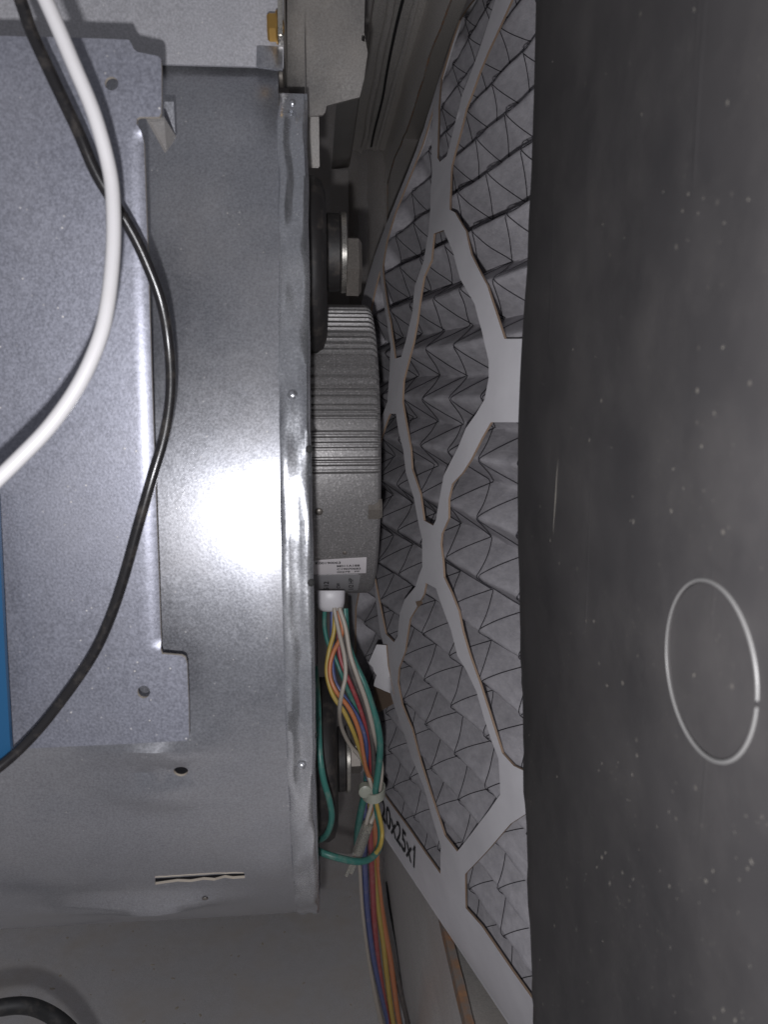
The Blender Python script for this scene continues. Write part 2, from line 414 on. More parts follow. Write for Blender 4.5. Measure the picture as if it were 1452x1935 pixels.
for i, (u, v) in enumerate(fleck_px):
    if u < 985+20: u = max(u, 1000)
    p = at_X(u, v, XW-0.0012)
    if p.y < 0.06: continue
    big = i < 63
    fk.append((panmap((p.y, p.z)), Vector((-1, 0, 0)), ((rf_.uniform(0.00016, 0.00034) if i < 38 else rf_.uniform(0.00014, 0.00026)) if big else rf_.uniform(0.00005, 0.00016)), rf_.uniform(1, 1.9)))
flecks('dust', fk, M['fleck'], sp)
tube('scuff', [panmap((at_X(u, v, XW).y, at_X(u, v, XW).z))+Vector((0.00005, 0, 0)) for u, v in ((1064, 865), (1061, 900), (1059, 940), (1056, 980), (1054, 1012))], lambda t: 0.00006+0.00018*math.sin(3.14*t), M['fleck'], sp, 6, 5)

# sheet-metal filter rack outside the opening
rack = empty('filter_rack', (0.10, 0.3, zc(-0.28)))
tag(rack, 'dusty sheet metal channel around the air filter outside the wall opening', 'filter rack')
keep(box('rack_floor', (XW+0.0035, 0.0, zc(-0.286)), (0.150, 0.688, zc(-0.284)), M['dull']), rack)
keep(box('rack_top', (XW+0.0035, 0.0, zc(0.209)), (0.150, 0.688, zc(0.211)), M['wall']), rack)
keep(box('rack_back', (0.151, 0.0, zc(-0.286)), (0.153, 0.688, zc(0.228)), M['back']), rack)
keep(box('rack_end', (XW+0.0035, 0.690, zc(-0.286)), (0.150, 0.692, zc(0.228)), M['back']), rack)

# ------------------------------------------------------------------ blower housing
BC = (0.424, -0.057); BR = 0.206
prof = []                                   # (Y, Z rel. camera) from the top front, round the front and bottom, up the back
a1 = R(20)
yt, zt = BC[0]-BR*math.cos(a1), BC[1]+BR*math.sin(a1)
ztop = 0.122
for i in range(14):
    t = i/14; prof.append((yt+math.sin(a1)*(1-t)*(ztop-zt)/math.cos(a1), ztop+(zt-ztop)*t))
for i in range(0, 81):
    a = a1-(a1+R(160))*i/80
    rr = BR*(1+0.10*max(0, (-a-R(90))/R(70)))
    prof.append((BC[0]-rr*math.cos(a), BC[1]+rr*math.sin(a)))
yl, zl = prof[-1]
for i in range(1, 9): prof.append((yl+0.012*i/8, lerp(zl, ztop, i/8)))
arc = [0.0]
for p, q in zip(prof, prof[1:]): arc.append(arc[-1]+math.hypot(q[0]-p[0], q[1]-p[1]))
LT = arc[-1]
def prof_at(s):
    s = min(max(s, 0), LT-1e-6); lo, hi = 0, len(arc)-1
    while hi-lo > 1:
        k = (lo+hi)//2
        if arc[k] <= s: lo = k
        else: hi = k
    t = (s-arc[lo])/(arc[hi]-arc[lo]); p, q = prof[lo], prof[hi]
    ty, tz = q[0]-p[0], q[1]-p[1]; l = math.hypot(ty, tz)
    def nr(i):
        a, b = prof[max(i-1, 0)], prof[min(i+1, len(prof)-1)]; dy, dz = b[0]-a[0], b[1]-a[1]; L = math.hypot(dy, dz); return (dz/L, -dy/L)
    n0, n1 = nr(lo), nr(hi); ny, nz = lerp(n0[0], n1[0], t), lerp(n0[1], n1[1], t)
    return lerp(p[0], q[0], t), lerp(p[1], q[1], t), ny, nz          # outward normal
def wrap_hit(u, v):                        # photo pixel -> (X, s) on the wrapper
    d = ray(u, v); best = None
    for i in range(len(prof)-1):
        (y0, z0), (y1, z1) = prof[i], prof[i+1]
        # solve y0+k*dy = t*d.y ; z0+k*dz = t*d.z
        dy, dz = y1-y0, z1-z0; det = dy*(-d.z)+d.y*dz
        if abs(det) < 1e-12: continue
        k = (y0*d.z-d.y*z0)/det; t = (y0+k*dy)/d.y
        if -1e-6 <= k <= 1+1e-6 and t > 0 and (best is None or t < best[0]): best = (t, t*d.x, arc[i]+k*math.hypot(dy, dz))
    return best[1], best[2]
XR = -0.0105                               # where the wrapper meets the rim
bh = empty('blower_housing', (-0.15, 0.4, zc(-0.24)))
tag(bh, 'galvanised scroll shaped blower housing with crimped rim, small holes and a narrow slot', 'blower housing')
hole = wrap_hit(342, 1455); dmp = wrap_hit(388, 1690)
sl = [wrap_hit(u, v) for u, v in ((293, 1660), (380, 1655), (462, 1648), (463, 1657), (440, 1660), (425, 1658), (405, 1664), (385, 1662.5), (360, 1667), (335, 1666), (293, 1672))]
hc = [(hole[0]+0.0022*math.cos(2*math.pi*i/16), hole[1]+0.0022*math.sin(2*math.pi*i/16)) for i in range(16)]
dents = []
for u, v, r1, r2, h in ((295, 1412, 0.014, 0.006, 0.0026), (210, 1500, 0.030, 0.009, -0.0010), (285, 1496, 0.016, 0.0055, 0.0024), (300, 1702, 0.022, 0.006, 0.0026), (150, 1715, 0.03, 0.008, 0.001), (470, 205, 0.02, 0.010, 0.0015), (430, 420, 0.03, 0.02, -0.0006), (450, 1250, 0.03, 0.03, 0.0006), (520, 1640, 0.012, 0.014, 0.0008)):
    x, s = wrap_hit(u, v); dents.append((x, s, r1, r2, h))
def wrapmap(p):
    x, s = p; y, z, ny, nz = prof_at(s)
    d = 0.0003*noise.noise(Vector((x*14, s*14, 5)))
    for dx, ds, r1, r2, h in dents:
        q = ((x-dx)/r1)**2+((s-ds)/r2)**2
        if q < 9: d += 1.7*h*math.exp(-q)
    if x > XR-0.004: d *= max(0, (XR-x)/0.004)
    return Vector((x, y+ny*d, zc(z)+nz*d))
def wrapback(p, P):
    y, z, ny, nz = prof_at(p[1]); return P-Vector((0, ny, nz))*0.0009
keep(sheet('scroll_wrapper', [[(-0.27, 0.0005), (XR, 0.0005), (XR, LT-0.001), (-0.27, LT-0.001)], hc, sl], 0.0055, wrapmap, wrapback, [M['wrap'], M['dust_edge']]), bh)
x, s = dmp; y, z, ny, nz = prof_at(s)
def blob(name, c, nrm, r, h, mt, parent, seg=14):
    nrm = Vector(nrm).normalized(); t = nrm.orthogonal().normalized(); b = nrm.cross(t)
    vs = [Vector(c)+nrm*h]; fs = []
    for j in range(1, 5):
        a = j/4*math.pi/2
        for k in range(seg): vs.append(Vector(c)+nrm*(h*math.cos(a))+(t*math.cos(2*math.pi*k/seg)+b*math.sin(2*math.pi*k/seg))*(r*math.sin(a)))
    for k in range(seg): fs.append((0, 1+k, 1+(k+1) % seg))
    for j in range(3):
        for k in range(seg): a = 1+j*seg+k; bb = 1+j*seg+(k+1) % seg; fs.append((a, a+seg, bb+seg, bb))
    o = mesh(name, vs, fs, mt); return keep(o, parent) if parent else o
blob('dimple', wrapmap(dmp), (0, ny, nz), 0.0012, 0.0006, M['steel'], bh)
for off in (-4.2,):
    sp_ = [wrapmap(wrap_hit(u, v+off+random.uniform(-.5, .5))) for u, v in [(293+i*10.5, 1661.5-0.065*i*10.5) for i in range(17)]]
    keep(tube('slot_lip', sp_, 0.00026, M['dust_edge'], None, 6, 2), bh)
# rim: the crimped joint of wrapper and side plate
cs = [(-0.0108, -0.0006), (-0.0106, 0.0007), (-0.0098, 0.0011), (-0.0082, 0.0012), (-0.0066, 0.0010), (-0.0050, 0.0011), (-0.0036, 0.0013), (-0.0026, 0.0012), (-0.0019, 0.0005), (-0.0015, -0.0006), (-0.0015, -0.004)]
rv, rf = [], []
s0 = wrap_hit(556, 168)[1]; ns = 520
for i in range(ns+1):
    s = lerp(s0, LT*0.985, i/ns); y, z, ny, nz = prof_at(s)
    tp = min(1, i/6)
    for k, (x, d) in enumerate(cs):
        nb = noise.noise(Vector((x*260, s*70, 2)))*0.0011+noise.noise(Vector((x*120, s*40, 7)))*0.0007
        xb = 0.0003*noise.noise(Vector((s*70, 1, 9)))+(0.0006*max(0, noise.noise(Vector((s*25, 4, 9))))if k > 6 else 0)
        if k in (0, len(cs)-1, len(cs)-2): nb = 0
        d2 = (d+nb)*tp-(1-tp)*0.002
        rv.append((x-xb, y+ny*d2, zc(z)+nz*d2))
m_ = len(cs)
for i in range(ns):
    for k in range(m_-1):
        a = i*m_+k; rf.append((a, a+1, a+1+m_, a+m_))
keep(mesh('crimped_rim', rv, rf, M['rim'], None, True, None, 50), bh)
MC = (0.365, -0.0291); MR = 0.0672         # motor axis
for (X, sgn) in ((-0.0022, 1), (-0.2695, -1)):
    pv, pf = [], []
    nn = 160
    for i in range(nn+1):
        s = lerp(0.001, LT-0.001, i/nn); y, z, ny, nz = prof_at(s)
        a = math.atan2(z-MC[1], y-MC[0])
        pv += [(X, y, zc(z)), (X, lerp(MC[0]+0.098*math.cos(a), y, 0.06), zc(lerp(MC[1]+0.098*math.sin(a), z, 0.06))), (X-sgn*0.012, MC[0]+0.092*math.cos(a), zc(MC[1]+0.092*math.sin(a)))]
    for i in range(nn):
        for k in range(2):
            a = i*3+k; pf.append((a, a+1, a+4, a+3))
    b = len(pv)-3; pf += [(0, 1, b+1, b), (1, 2, b+2, b+1)]
    keep(mesh('side_plate', pv, pf, M['wrap']), bh)
for u, v, r in ((553, 199, 0.0011), (553, 748, 0.0016), (570, 1443, 0.0014)):     # rivet dimples on the rim
    x, s = wrap_hit(u, v); y, z, ny, nz = prof_at(s)
    blob('rivet', (x, y+ny*0.0010, zc(z)+nz*0.0010), (0, ny, nz), r, r*0.75, M['rim'], bh)
for u, v in ((590, 849), (594, 1100), (596, 1388)):                              # dark nicks at the rim's edge
    x, s = wrap_hit(u, v); y, z, ny, nz = prof_at(s)
    blob('crimp_nick', (-0.0022, y+ny*0.0006, zc(z)+nz*0.0006), (0.4, ny, nz), 0.0012, 0.0006, M['black_void'], bh, 8)

# ------------------------------------------------------------------ blower deck above, its bracket and rail
YD = 0.258
def P2(u, v, Y): p = at_Y(u, v, Y); return (p.x, p.z)
deck = empty('blower_deck', (-0.1, YD, zc(0.11)))
tag(deck, 'bright galvanised deck sheet above the blower housing', 'deck')
lp = [P2(-60, 118, YD), P2(300, 121, YD), P2(536, 128, YD), P2(536, -80, YD), P2(-60, -80, YD)]
keep(sheet('deck_flange', [lp], 0.006, lambda p: Vector((p[0], YD+wav(p[0], p[1], 0.0006, 20), p[1])), lambda p, P: P+Vector((0, 0.001, 0)), M['deck']), deck)
tp = [P2(485, 87, YD-.0016), P2(490, 85.5, YD-.0016), P2(534, 86, YD-.0016), P2(534, 131, YD-.0016), P2(484, 127, YD-.0016)]
keep(sheet('deck_tab', [tp], 0.004, lambda p: Vector((p[0], YD-.0016+0.0010*(p[0]-tp[0][0])/0.008, p[1])), lambda p, P: P+Vector((0, 0.0008, 0)), M['wrap']), deck)
keep(box('deck_plate', (-0.27, YD+0.003, zc(0.300)), (XW-0.004, YB-0.002, zc(0.302)), M['back']), deck)
YK = 0.292
br = empty('mounting_bracket', (0.0, YK, zc(0.11)))
tag(br, 'tan grey steel bracket with a square hole beside the crimped rim', 'bracket')
bl = [P2(*q, YK) for q in ((543, -90), (692, -90), (690, 0), (688, 62), (695, 102), (688, 150), (680, 184), (617, 200), (615, 212), (610, 218), (560, 221), (543, 170))]
sq = [P2(*q, YK) for q in ((684, 67), (690, 69), (689.5, 81), (683, 78))]
def brmap(p):
    x, z = p
    return Vector((x, YK+0.0016*noise.noise(Vector((x*50, z*36, 8)))+1.2*max(0, 0.002-abs(x-bl[0][0]))*-0.8, z))
keep(sheet('bracket_face', [bl, sq], 0.003, brmap, lambda p, P: P+Vector((0, 0.0012, 0)), M['brk']), br)
xl = P2(541, 60, YK)[0]
z0, z1 = P2(541, 163, YK)[1], P2(541, -90, YK)[1]
keep(box('bracket_flange', (xl-0.0013, YD+0.0015, z0), (xl, YK+0.0014, z1), M['zinc'], None, 0.0003), br)
keep(box('bracket_leg', (*P2(580, 310, YK+0.02)[:1], YK+0.020, P2(580, 316, YK+0.02)[1]), (P2(604, 310, YK+0.02)[0], YK+0.0215, P2(604, 195, YK+0.02)[1]), M['dull']), br)
def hexhead(name, c, r, x0, x1, mt, parent=None, flange=0.0, rot=0.2):
    """hex head lying along X"""
    vs, fs = [], []
    rings = [(x0, r*1.0), (lerp(x0, x1, 0.8), r), (x1, r*0.86)]
    for x, rr in rings:
        for k in range(6):
            a = rot+k*math.pi/3; vs.append((x, c[0]+rr*math.cos(a), c[1]+rr*math.sin(a)))
    for i in range(2):
        for k in range(6): a = i*6+k; b = i*6+(k+1) % 6; fs.append((a, b, b+6, a+6))
    fs += [tuple(range(6)), tuple(range(12, 18))]
    return mesh(name, vs, fs, mt, parent, True, None, 25)
scr = empty('hex_screw', (xl, YD-0.004, P2(523, 50, YD)[1]))
tag(scr, 'small yellow hex head screw on the bracket beside the deck sheet', 'screw')
cz = P2(523, 49, YD-0.005)[1]
keep(hexhead('screw_head', (YD-0.004, cz), 0.0042, xl-0.0012, xl-0.0045, M['brass'], None, 0, 0.45), scr)
keep(lathe_x('screw_washer', [(xl-0.0019, 0.0044), (xl-0.0014, 0.0046), (xl-0.0012, 0.0042)], (YD-0.004, cz), M['brass']), scr)
keep(lathe_x('screw_shank', [(xl-0.0002, 0.0021), (xl+0.0004, 0.0019), (xl+0.0006, 0.001)], (YD-0.004, cz), M['brass']), scr)
keep(box('flange_strip', (xl-0.0012, YD-0.0085, P2(541, 92, YD)[1]), (xl+0.0002, YD+0.003, P2(541, -90, YD)[1]), M['zinc'], None, 0.0004), br)
scr2 = empty('rim_screw', (0, 0, 0)); cz2 = P2(531, 152, YK-0.01)[1]
scr2.location = (xl, YK-0.012, cz2)
tag(scr2, 'small dark screw end between the deck tab and the top of the crimped rim', 'screw')
keep(lathe_x('screw_end', [(xl-0.0024, 0.0024), (xl-0.0022, 0.0034), (xl-0.0010, 0.0036), (xl-0.0006, 0.0030)], (YK-0.014, cz2), M['steel']), scr2)
# slide rail running back under the deck
rail = empty('slide_rail', (0.03, 0.45, zc(0.19)))
tag(rail, 'dark steel slide rail running back under the deck', 'rail')
def strip(name, pts, y0, y1, mt, par, th=0.0012):
    vs, fs = [], []; k = len(pts)
    for j in range(13):
        y = lerp(y0, y1, j/12)
        for (x, z) in pts: vs.append((x+0.0007*noise.noise(Vector((y*9, z*30, x*40))), y, zc(z)))
    for j in range(12):
        for i in range(k-1): a = j*k+i; fs.append((a, a+1, a+1+k, a+k))
    o = mesh(name, vs, fs, mt); md = o.modifiers.new('thickness', 'SOLIDIFY'); md.thickness = th
    return keep(o, par)
strip('rail_web', [(0.016, 0.185), (0.030, 0.187), (0.0312, 0.189), (0.0325, 0.298)], 0.296, YB-0.006, M['dull'], rail)
def sofmap(p):
    x, y = p
    return Vector((x, y, zc(0.2005)+0.0011*noise.noise(Vector((x*90, y*7, 3)))+0.0030*math.exp(-((x-0.047)/0.0018)**2)-0.0028*math.exp(-((x-0.0405)/0.002)**2)+0.002*math.exp(-((x-0.056)/0.0012)**2)))
keep(sheet('rail_soffit', [[(0.0332, 0.30), (XW-0.0012, 0.30), (XW-0.0012, YB-0.008), (0.0332, YB-0.008)]], 0.004, sofmap, lambda p, P: P+Vector((0, 0, 0.001)), M['wall']), rail)
for bx_, bz_, br_, bm_ in ((0.0415, 0.1985, 0.0022, 'wall'), (0.0540, 0.1980, 0.0017, 'wall'), (0.0480, 0.1990, 0.0009, 'black_void')):  # two raised beads; the thin black tube paints the shade of a gap
    keep(tube('rail_bead_and_gap_shade', [(bx_+0.0016*noise.noise(Vector((i*0.6, bx_*99, 0))), 0.31+i*0.0365, zc(bz_)+0.0005*noise.noise(Vector((i*0.8, bz_*99, 5)))) for i in range(11)], br_, M[bm_], None, 10, 4), rail)
keep(box('rail_web_end', (0.014, YB-0.012, zc(0.06)), (0.030, YB-0.010, zc(0.184)), M['back']), rail)

# ------------------------------------------------------------------ control plate in front of the scroll
YP = 0.207
cp = empty('control_plate', (-0.07, YP, zc(-0.09)))
tag(cp, 'blue grey galvanised mounting plate with notched corners in front of the scroll', 'plate')
out = [(-70, 66), (120, 70), (243, 75), (248, 82), (252, 92), (259, 98), (298, 106), (304, 112), (305, 130), (305, 195), (304, 214), (300, 221), (264, 221), (258, 224), (258, 234), (266, 248), (268, 258), (270, 268), (278, 500), (288, 800), (299, 1100), (302, 1200), (303, 1212), (303, 1228), (306, 1236), (343, 1239), (350, 1243), (353, 1255), (356, 1330), (357, 1392), (353, 1400), (250, 1406), (25, 1416), (-70, 1420)]
def pxc(u, v, r): return [(u+r*math.cos(2*math.pi*i/18), v+r*math.sin(2*math.pi*i/18)) for i in range(18)]
BW = 27.0
def plmap(q):
    p = at_Y(q[0], q[1], YP); u, v = q
    edge_u = 268+(v-262)*36/938
    d = 0.0; eu = 269+(v-262)*34/938
    fade = max(0, min(1, (v-245)/16, (1226-v)/16))
    t = max(0, min(1.1, (u-(eu-BW))/BW)); a = math.asin(min(0.95, t*0.47)); d = 0.0080*(1-math.cos(a))*fade
    return Vector((p.x, YP+d+0.0004*noise.noise(p*22), p.z))
bend = [(269+(v-262)*34/938-BW*k/7+0.3, v+2*(k % 2)) for k in range(0, 9) for v in range(252, 1226, 18)]
keep(sheet('plate_face', [out, pxc(210.5, 158, 13), pxc(271, 1308, 12)], 11.0, plmap, lambda q, P: P+Vector((0, 0.0011, 0)), [M['plate'], M['dust_edge']], None, True, 50, bend), cp)
# lanced tongue from the scroll that carries the plate
tg = empty('support_tongue', at_Y(300, 250, 0.222))
tag(tg, 'bent steel tongue holding the notched plate to the scroll', 'tongue')
A_ = [at_Y(276, 225, 0.209), at_Y(305, 222, 0.2095)]; B_ = [at_Y(311, 289, 0.2345), at_Y(330, 262, 0.2350)]
vs = [A_[0], A_[1], B_[1], B_[0]]
vs += [v+Vector((0.0004, 0.0009, 0.0006)) for v in vs]
keep(mesh('tongue', vs, [(0, 1, 2, 3), (7, 6, 5, 4), (0, 4, 5, 1), (1, 5, 6, 2), (2, 6, 7, 3), (3, 7, 4, 0)], M['dull'], None, False), tg)
C_ = [at_Y(309, 192, 0.2335), at_Y(328, 192, 0.2335), at_Y(331, 262, 0.2345), at_Y(313, 262, 0.2345)]
vs = C_+[v+Vector((0, 0.001, 0)) for v in C_]
keep(mesh('tongue_base', vs, [(0, 1, 2, 3), (7, 6, 5, 4), (0, 4, 5, 1), (1, 5, 6, 2), (2, 6, 7, 3), (3, 7, 4, 0)], M['wrap'], None, False), tg)
# blue board edge
bb = empty('control_board', at_Y(5, 1440, 0.198))
tag(bb, 'edge of a blue circuit board mounted on the galvanised plate', 'circuit board')
bl_ = [(-90, 940), (-6, 940), (2, 1100), (10, 1260), (20, 1425), (18, 1438), (-90, 1470)]
keep(sheet('board', [bl_], 12, lambda q: at_Y(q[0], q[1], 0.1985), lambda q, P: P+Vector((0, 0.0016, 0)), M['pcb']), bb)
keep(tube('standoff', [at_Y(-30, 1380, 0.2000), at_Y(-30, 1380, 0.2072)], 0.0025, M['boot'], None, 10, 1, False), bb)
keep(tube('standoff', [at_Y(-30, 1000, 0.2000), at_Y(-30, 1000, 0.2072)], 0.0025, M['boot'], None, 10, 1, False), bb)

# ------------------------------------------------------------------ motor
mo = empty('blower_motor', (0, MC[0], zc(MC[1]-MR)))
tag(mo, 'grey finned cylindrical blower motor sticking out of the housing', 'motor')
def cyl_hit(u, v, r=MR):
    d = ray(u, v); a = d.y*d.y+d.z*d.z; b = -2*(d.y*MC[0]+d.z*MC[1]); c = MC[0]**2+MC[1]**2-r*r
    disc = max(0, b*b-4*a*c); t = (-b-math.sqrt(disc))/(2*a); return CAM+d*t
def vang(v):                               # photo row -> angle on the shell
    p = cyl_hit(650, v); return math.atan2(p.z-zc(MC[1]), -(p.y-MC[0]))
grooves = [(583, 2.4), (589, 2.4), (596, 2.6), (604, 2.8), (613, 3), (622, 3), (632, 3), (643, 3), (655, 3), (666, 4), (690, 3.2), (711, 3), (729, 2.6), (737, 2.6), (748, 1.6), (766, 2.4), (776, 2.2), (787, 2.2), (817, 2.2), (828, 2.2), (838, 2.2), (848, 2.0), (867, 2.2), (877, 2.0), (891, 2.2)]
angs = []
for v, w in grooves:
    if v < 580: continue
    angs.append((vang(v), abs(vang(v-w/2)-vang(v+w/2))*0.5+0.004))
for k in range(14): angs.append((R(86+k*6.5), 0.010))
NA = 1440; vals = []
for i in range(NA):
    a = math.pi*2*i/NA-math.pi; d = 0
    for g, w in angs:
        q = abs(a-g)
        if q > math.pi: q = 2*math.pi-q
        if q < w: d = 0.0019
        elif q < w*1.35: d = max(d, 0.0006)
    vals.append(d)
vs, fs = [], []
st = [(-0.045, 0, 1), (-0.012, 0, 1), (0.0222, 0, 1), (0.0238, 0.0007, 1), (0.0248, 0.0020, .8), (0.0253, 0.0040, 0.2), (0.0254, 0.0060, 0)]
for x, ins, gd in st:
    for i in range(NA):
        a = math.pi*2*i/NA-math.pi; r = MR-ins-vals[i]*gd
        vs.append((x, MC[0]-r*math.cos(a), zc(MC[1])+r*math.sin(a)))
for j in range(len(st)-1):
    for i in range(NA): a = j*NA+i; b = j*NA+(i+1) % NA; fs.append((a, b, b+NA, a+NA))
b = len(vs)-NA; fs.append(tuple(range(b, b+NA))); fs.append(tuple(reversed(range(NA))))
shell = keep(mesh('motor_shell', vs, fs, M['fin'], None, True, None, 28), mo)
bp = cyl_hit(708, 962)
keep(hexhead('end_bolt', (bp.y+0.0032, bp.z), 0.0048, 0.0200, 0.0256, M['steel'], None, 0, 0.0), mo)
bp2 = cyl_hit(652, 1045, MR+0.0001)
blob('shell_screw', bp2, (0, bp2.y-MC[0], bp2.z-zc(MC[1])), 0.0010, 0.0004, M['steel'], mo)
bp3 = cyl_hit(603, 967, MR+0.0001); blob('shell_screw', bp3, (0, bp3.y-MC[0], bp3.z-zc(MC[1])), 0.0016, 0.0008, M['steel'], mo)
def onshell(off):
    return lambda q: cyl_hit(q[0], q[1], MR+off)
def inback(k): return lambda q, P: P+Vector((0, MC[0]-P.y, zc(MC[1])-P.z)).normalized()*k
lb = keep(sheet('serial_label', [[(586, 1060.5), (693, 1054), (692, 1083), (586, 1086)]], 4, onshell(0.0003), inback(0.0004), M['label']), mo)
lb2 = keep(sheet('silver_label', [[(586, 1087.5), (676, 1085.5), (681, 1088), (680, 1096), (676, 1116), (586, 1118)]], 4, onshell(0.0003), inback(0.0004), M['foil']), mo)
def text_mesh(name, body, to3d, mt, parent, bold=0.0, size=1.0):
    cu = bpy.data.curves.new(name, 'FONT'); cu.body = body; cu.size = size; cu.offset = bold; cu.resolution_u = 3
    o = bpy.data.objects.new(name+'_tmp', cu); COL.objects.link(o)
    dg = bpy.context.evaluated_depsgraph_get(); me = bpy.data.meshes.new_from_object(o.evaluated_get(dg))
    xs = [v.co.x for v in me.vertices]; ys = [v.co.y for v in me.vertices]
    x0, x1, y0, y1 = min(xs), max(xs), min(ys), max(ys)
    for v in me.vertices: v.co = to3d((v.co.x-x0)/(x1-x0), (v.co.y-y0)/(y1-y0))
    bpy.data.objects.remove(o); me.materials.clear()
    return link(name, me, mt, parent)
def rect_text(name, body, tl, tr, bl, off, par, bold=0.02):
    f = onshell(off)
    def to3d(a, b): return f((tl[0]+(tr[0]-tl[0])*a+(bl[0]-tl[0])*(1-b), tl[1]+(tr[1]-tl[1])*a+(bl[1]-tl[1])*(1-b)))
    o = text_mesh(name, body, to3d, M['ink'], None, bold); o.parent = par; return o
rect_text('serial_print', 'K00190063', (596, 1062.6), (644, 1061.2), (596, 1066.8), 0.0005, lb)
rect_text('serial_print', 'M011A188', (637, 1068.0), (680, 1066.6), (637, 1072), 0.0005, lb)
rect_text('serial_print', 'C19070683', (637, 1074.0), (682, 1072.6), (637, 1077.6), 0.0005, lb)
rect_text('serial_print', '00678   FP', (637, 1079.8), (680, 1078.4), (637, 1082.6), 0.0005, lb)
rect_text('rating_print', '512', (612, 1115), (612, 1099), (621.5, 1115), 0.0005, lb2, 0.01)
rect_text('rating_print', 'CW', (636, 1112), (636, 1102), (643, 1112), 0.0005, lb2, 0.01)
rect_text('rating_print', '1/2 HP', (659, 1114), (659, 1093), (668, 1114), 0.0005, lb2, 0.01)
# white wire boot under the shell
bq = at_Y(624, 1136, 0.316)
bv, bf = [], []
levels = [(1116, 27.0, .93), (1118, 27.5, 1), (1138, 26.5, 1), (1147, 24.5, .95), (1153, 20, .85), (1156, 14, .7)]
for v, hw, dz in levels:
    for k in range(28):
        a = 2*math.pi*k/28; ca, sa = math.cos(a), math.sin(a)
        cxp = 625; e = 0.75
        x = math.copysign(abs(ca)**e, ca)*hw; yy = math.copysign(abs(sa)**e, sa)*0.0055*dz
        bv.append(at_Y(cxp+x, v, 0.3235+yy))
for j in range(len(levels)-1):
    for k in range(28): a = j*28+k; b = j*28+(k+1) % 28; bf.append((a, b, b+28, a+28))
bf.append(tuple(range(len(bv)-28, len(bv)))); bf.append(tuple(range(28)))
keep(mesh('wire_boot', bv, bf, M['boot'], None, True, None, 50), mo)

# motor mounts: rubber disc, spacer, washer, hex bolt on the side plate
def mount(v0, v1, vr0, vr1, vb0, vb1, Yc, us, label, matR):
    zc_ = at_Y(600, (v0+v1)/2, Yc).z; r = abs(at_Y(600, v0, Yc).z-at_Y(600, v1, Yc).z)/2
    zs = at_Y(640, (vr0+vr1)/2, Yc).z; rs = abs(at_Y(640, vr0, Yc).z-at_Y(640, vr1, Yc).z)/2
    zb = at_Y(670, (vb0+vb1)/2, Yc).z; rb = abs(at_Y(670, vb0, Yc).z-at_Y(670, vb1, Yc).z)/2
    X = [at_Y(u, 735, Yc-0.004).x for u in us]
    t = empty('motor_mount', (0, Yc, zc_)); tag(t, label, 'motor mount', 'motor mounts on the side of the blower')
    r_ = min(0.006, r*0.3)
    keep(lathe_x('rubber_disc', [(-0.0018, r), (X[0]-r_*0.7, r), (X[0]-r_*0.25, r-r_*0.28), (X[0], r-r_), (X[0]+0.0002, rs*0.6)], (Yc, zc_), matR, None, 64, 50), t)
    keep(lathe_x('spacer', [(X[0]-0.0002, rs*0.92), (X[0]+0.001, rs), (X[1]-0.0006, rs*0.98), (X[1], rs*0.94)], (Yc, zs), M['rubber'] if matR is M['rubber'] else M['steel'], None, 48), t)
    keep(lathe_x('washer', [(X[1], rs*1.0), (X[1]+0.0003, rs*1.03), (X[2]-0.0003, rs*1.02), (X[2], rs*0.98)], (Yc, zs), M['zinc'], None, 48), t)
    keep(hexhead('bolt_head', (Yc, zb), rb*1.08, X[2]-0.0002, X[3], M['steel'], None, 0, 0.22), t)
    return t
mount(340, 672, 404, 552, 447, 560, 0.318, (619, 646, 657, 684), 'black rubber motor mount with bolt above the finned motor', M['rubber'])
mount(1292, 1570, 1378, 1490, 1392, 1455, 0.345, (629, 648, 657, 682), 'dusty dark motor mount with bolt behind the coloured wires', M['rubber'])

# ------------------------------------------------------------------ air filter
YF = 0.46
XF = [(-0.30, 0.034), (-0.268, 0.0297), (-0.22, 0.0235), (-0.16, 0.0195), (-0.08, 0.0185), (-0.03, 0.0200), (0.0, 0.0215), (0.03, 0.0245), (0.0548, 0.0291), (0.080, 0.0372), (0.0953, 0.0436), (0.114, 0.0514), (0.1373, 0.0617), (0.190, 0.078), (0.2135, 0.0878), (0.24, 0.097)]
MS = [(-0.30, 0.29), (-0.268, 0.286), (-0.16, 0.25), (-0.03, 0.215), (0.0, 0.21), (0.06, 0.20), (0.12, 0.16), (0.16, 0.08), (0.20, 0.02), (0.24, 0.0)]
def lin(x, tab):
    if x <= tab[0][0]: return tab[0][1]
    for (a, fa), (b, fb) in zip(tab, tab[1:]):
        if x <= b: return fa+(fb-fa)*(x-a)/(b-a)
    return tab[-1][1]
def smooth_lin(x, tab, h=0.014): return (lin(x-h, tab)+lin(x-h/2, tab)+lin(x, tab)*2+lin(x+h/2, tab)+lin(x+h, tab))/6
def filt_x(Y, Z): return smooth_lin(Z, XF)+smooth_lin(Z, MS)*(YF-Y)
def filt_hit(u, v, off=0.0):
    d = ray(u, v); lo_, hi_ = 0.02, 1.2
    f = lambda Y: d.x*(Y/d.y)-(filt_x(Y, d.z*(Y/d.y))-off)
    prev = f(0.05); Y = 0.05
    while Y < 0.9:
        Y2 = Y+0.01; q = f(Y2)
        if prev < 0 <= q:
            for _ in range(30):
                mid = (Y+Y2)/2
                if f(mid) < 0: Y = mid
                else: Y2 = mid
            return CAM+d*(Y/d.y)
        prev = q; Y = Y2
    return None
def fsurf(p, off=0.0):
    Y, Z = p; h = 0.002
    dY = (filt_x(Y+h, Z)-filt_x(Y-h, Z))/(2*h); dZ = (filt_x(Y, Z+h)-filt_x(Y, Z-h))/(2*h)
    n_ = Vector((-1, dY, dZ)).normalized()
    return Vector((filt_x(Y, Z), Y, zc(Z)))+n_*off
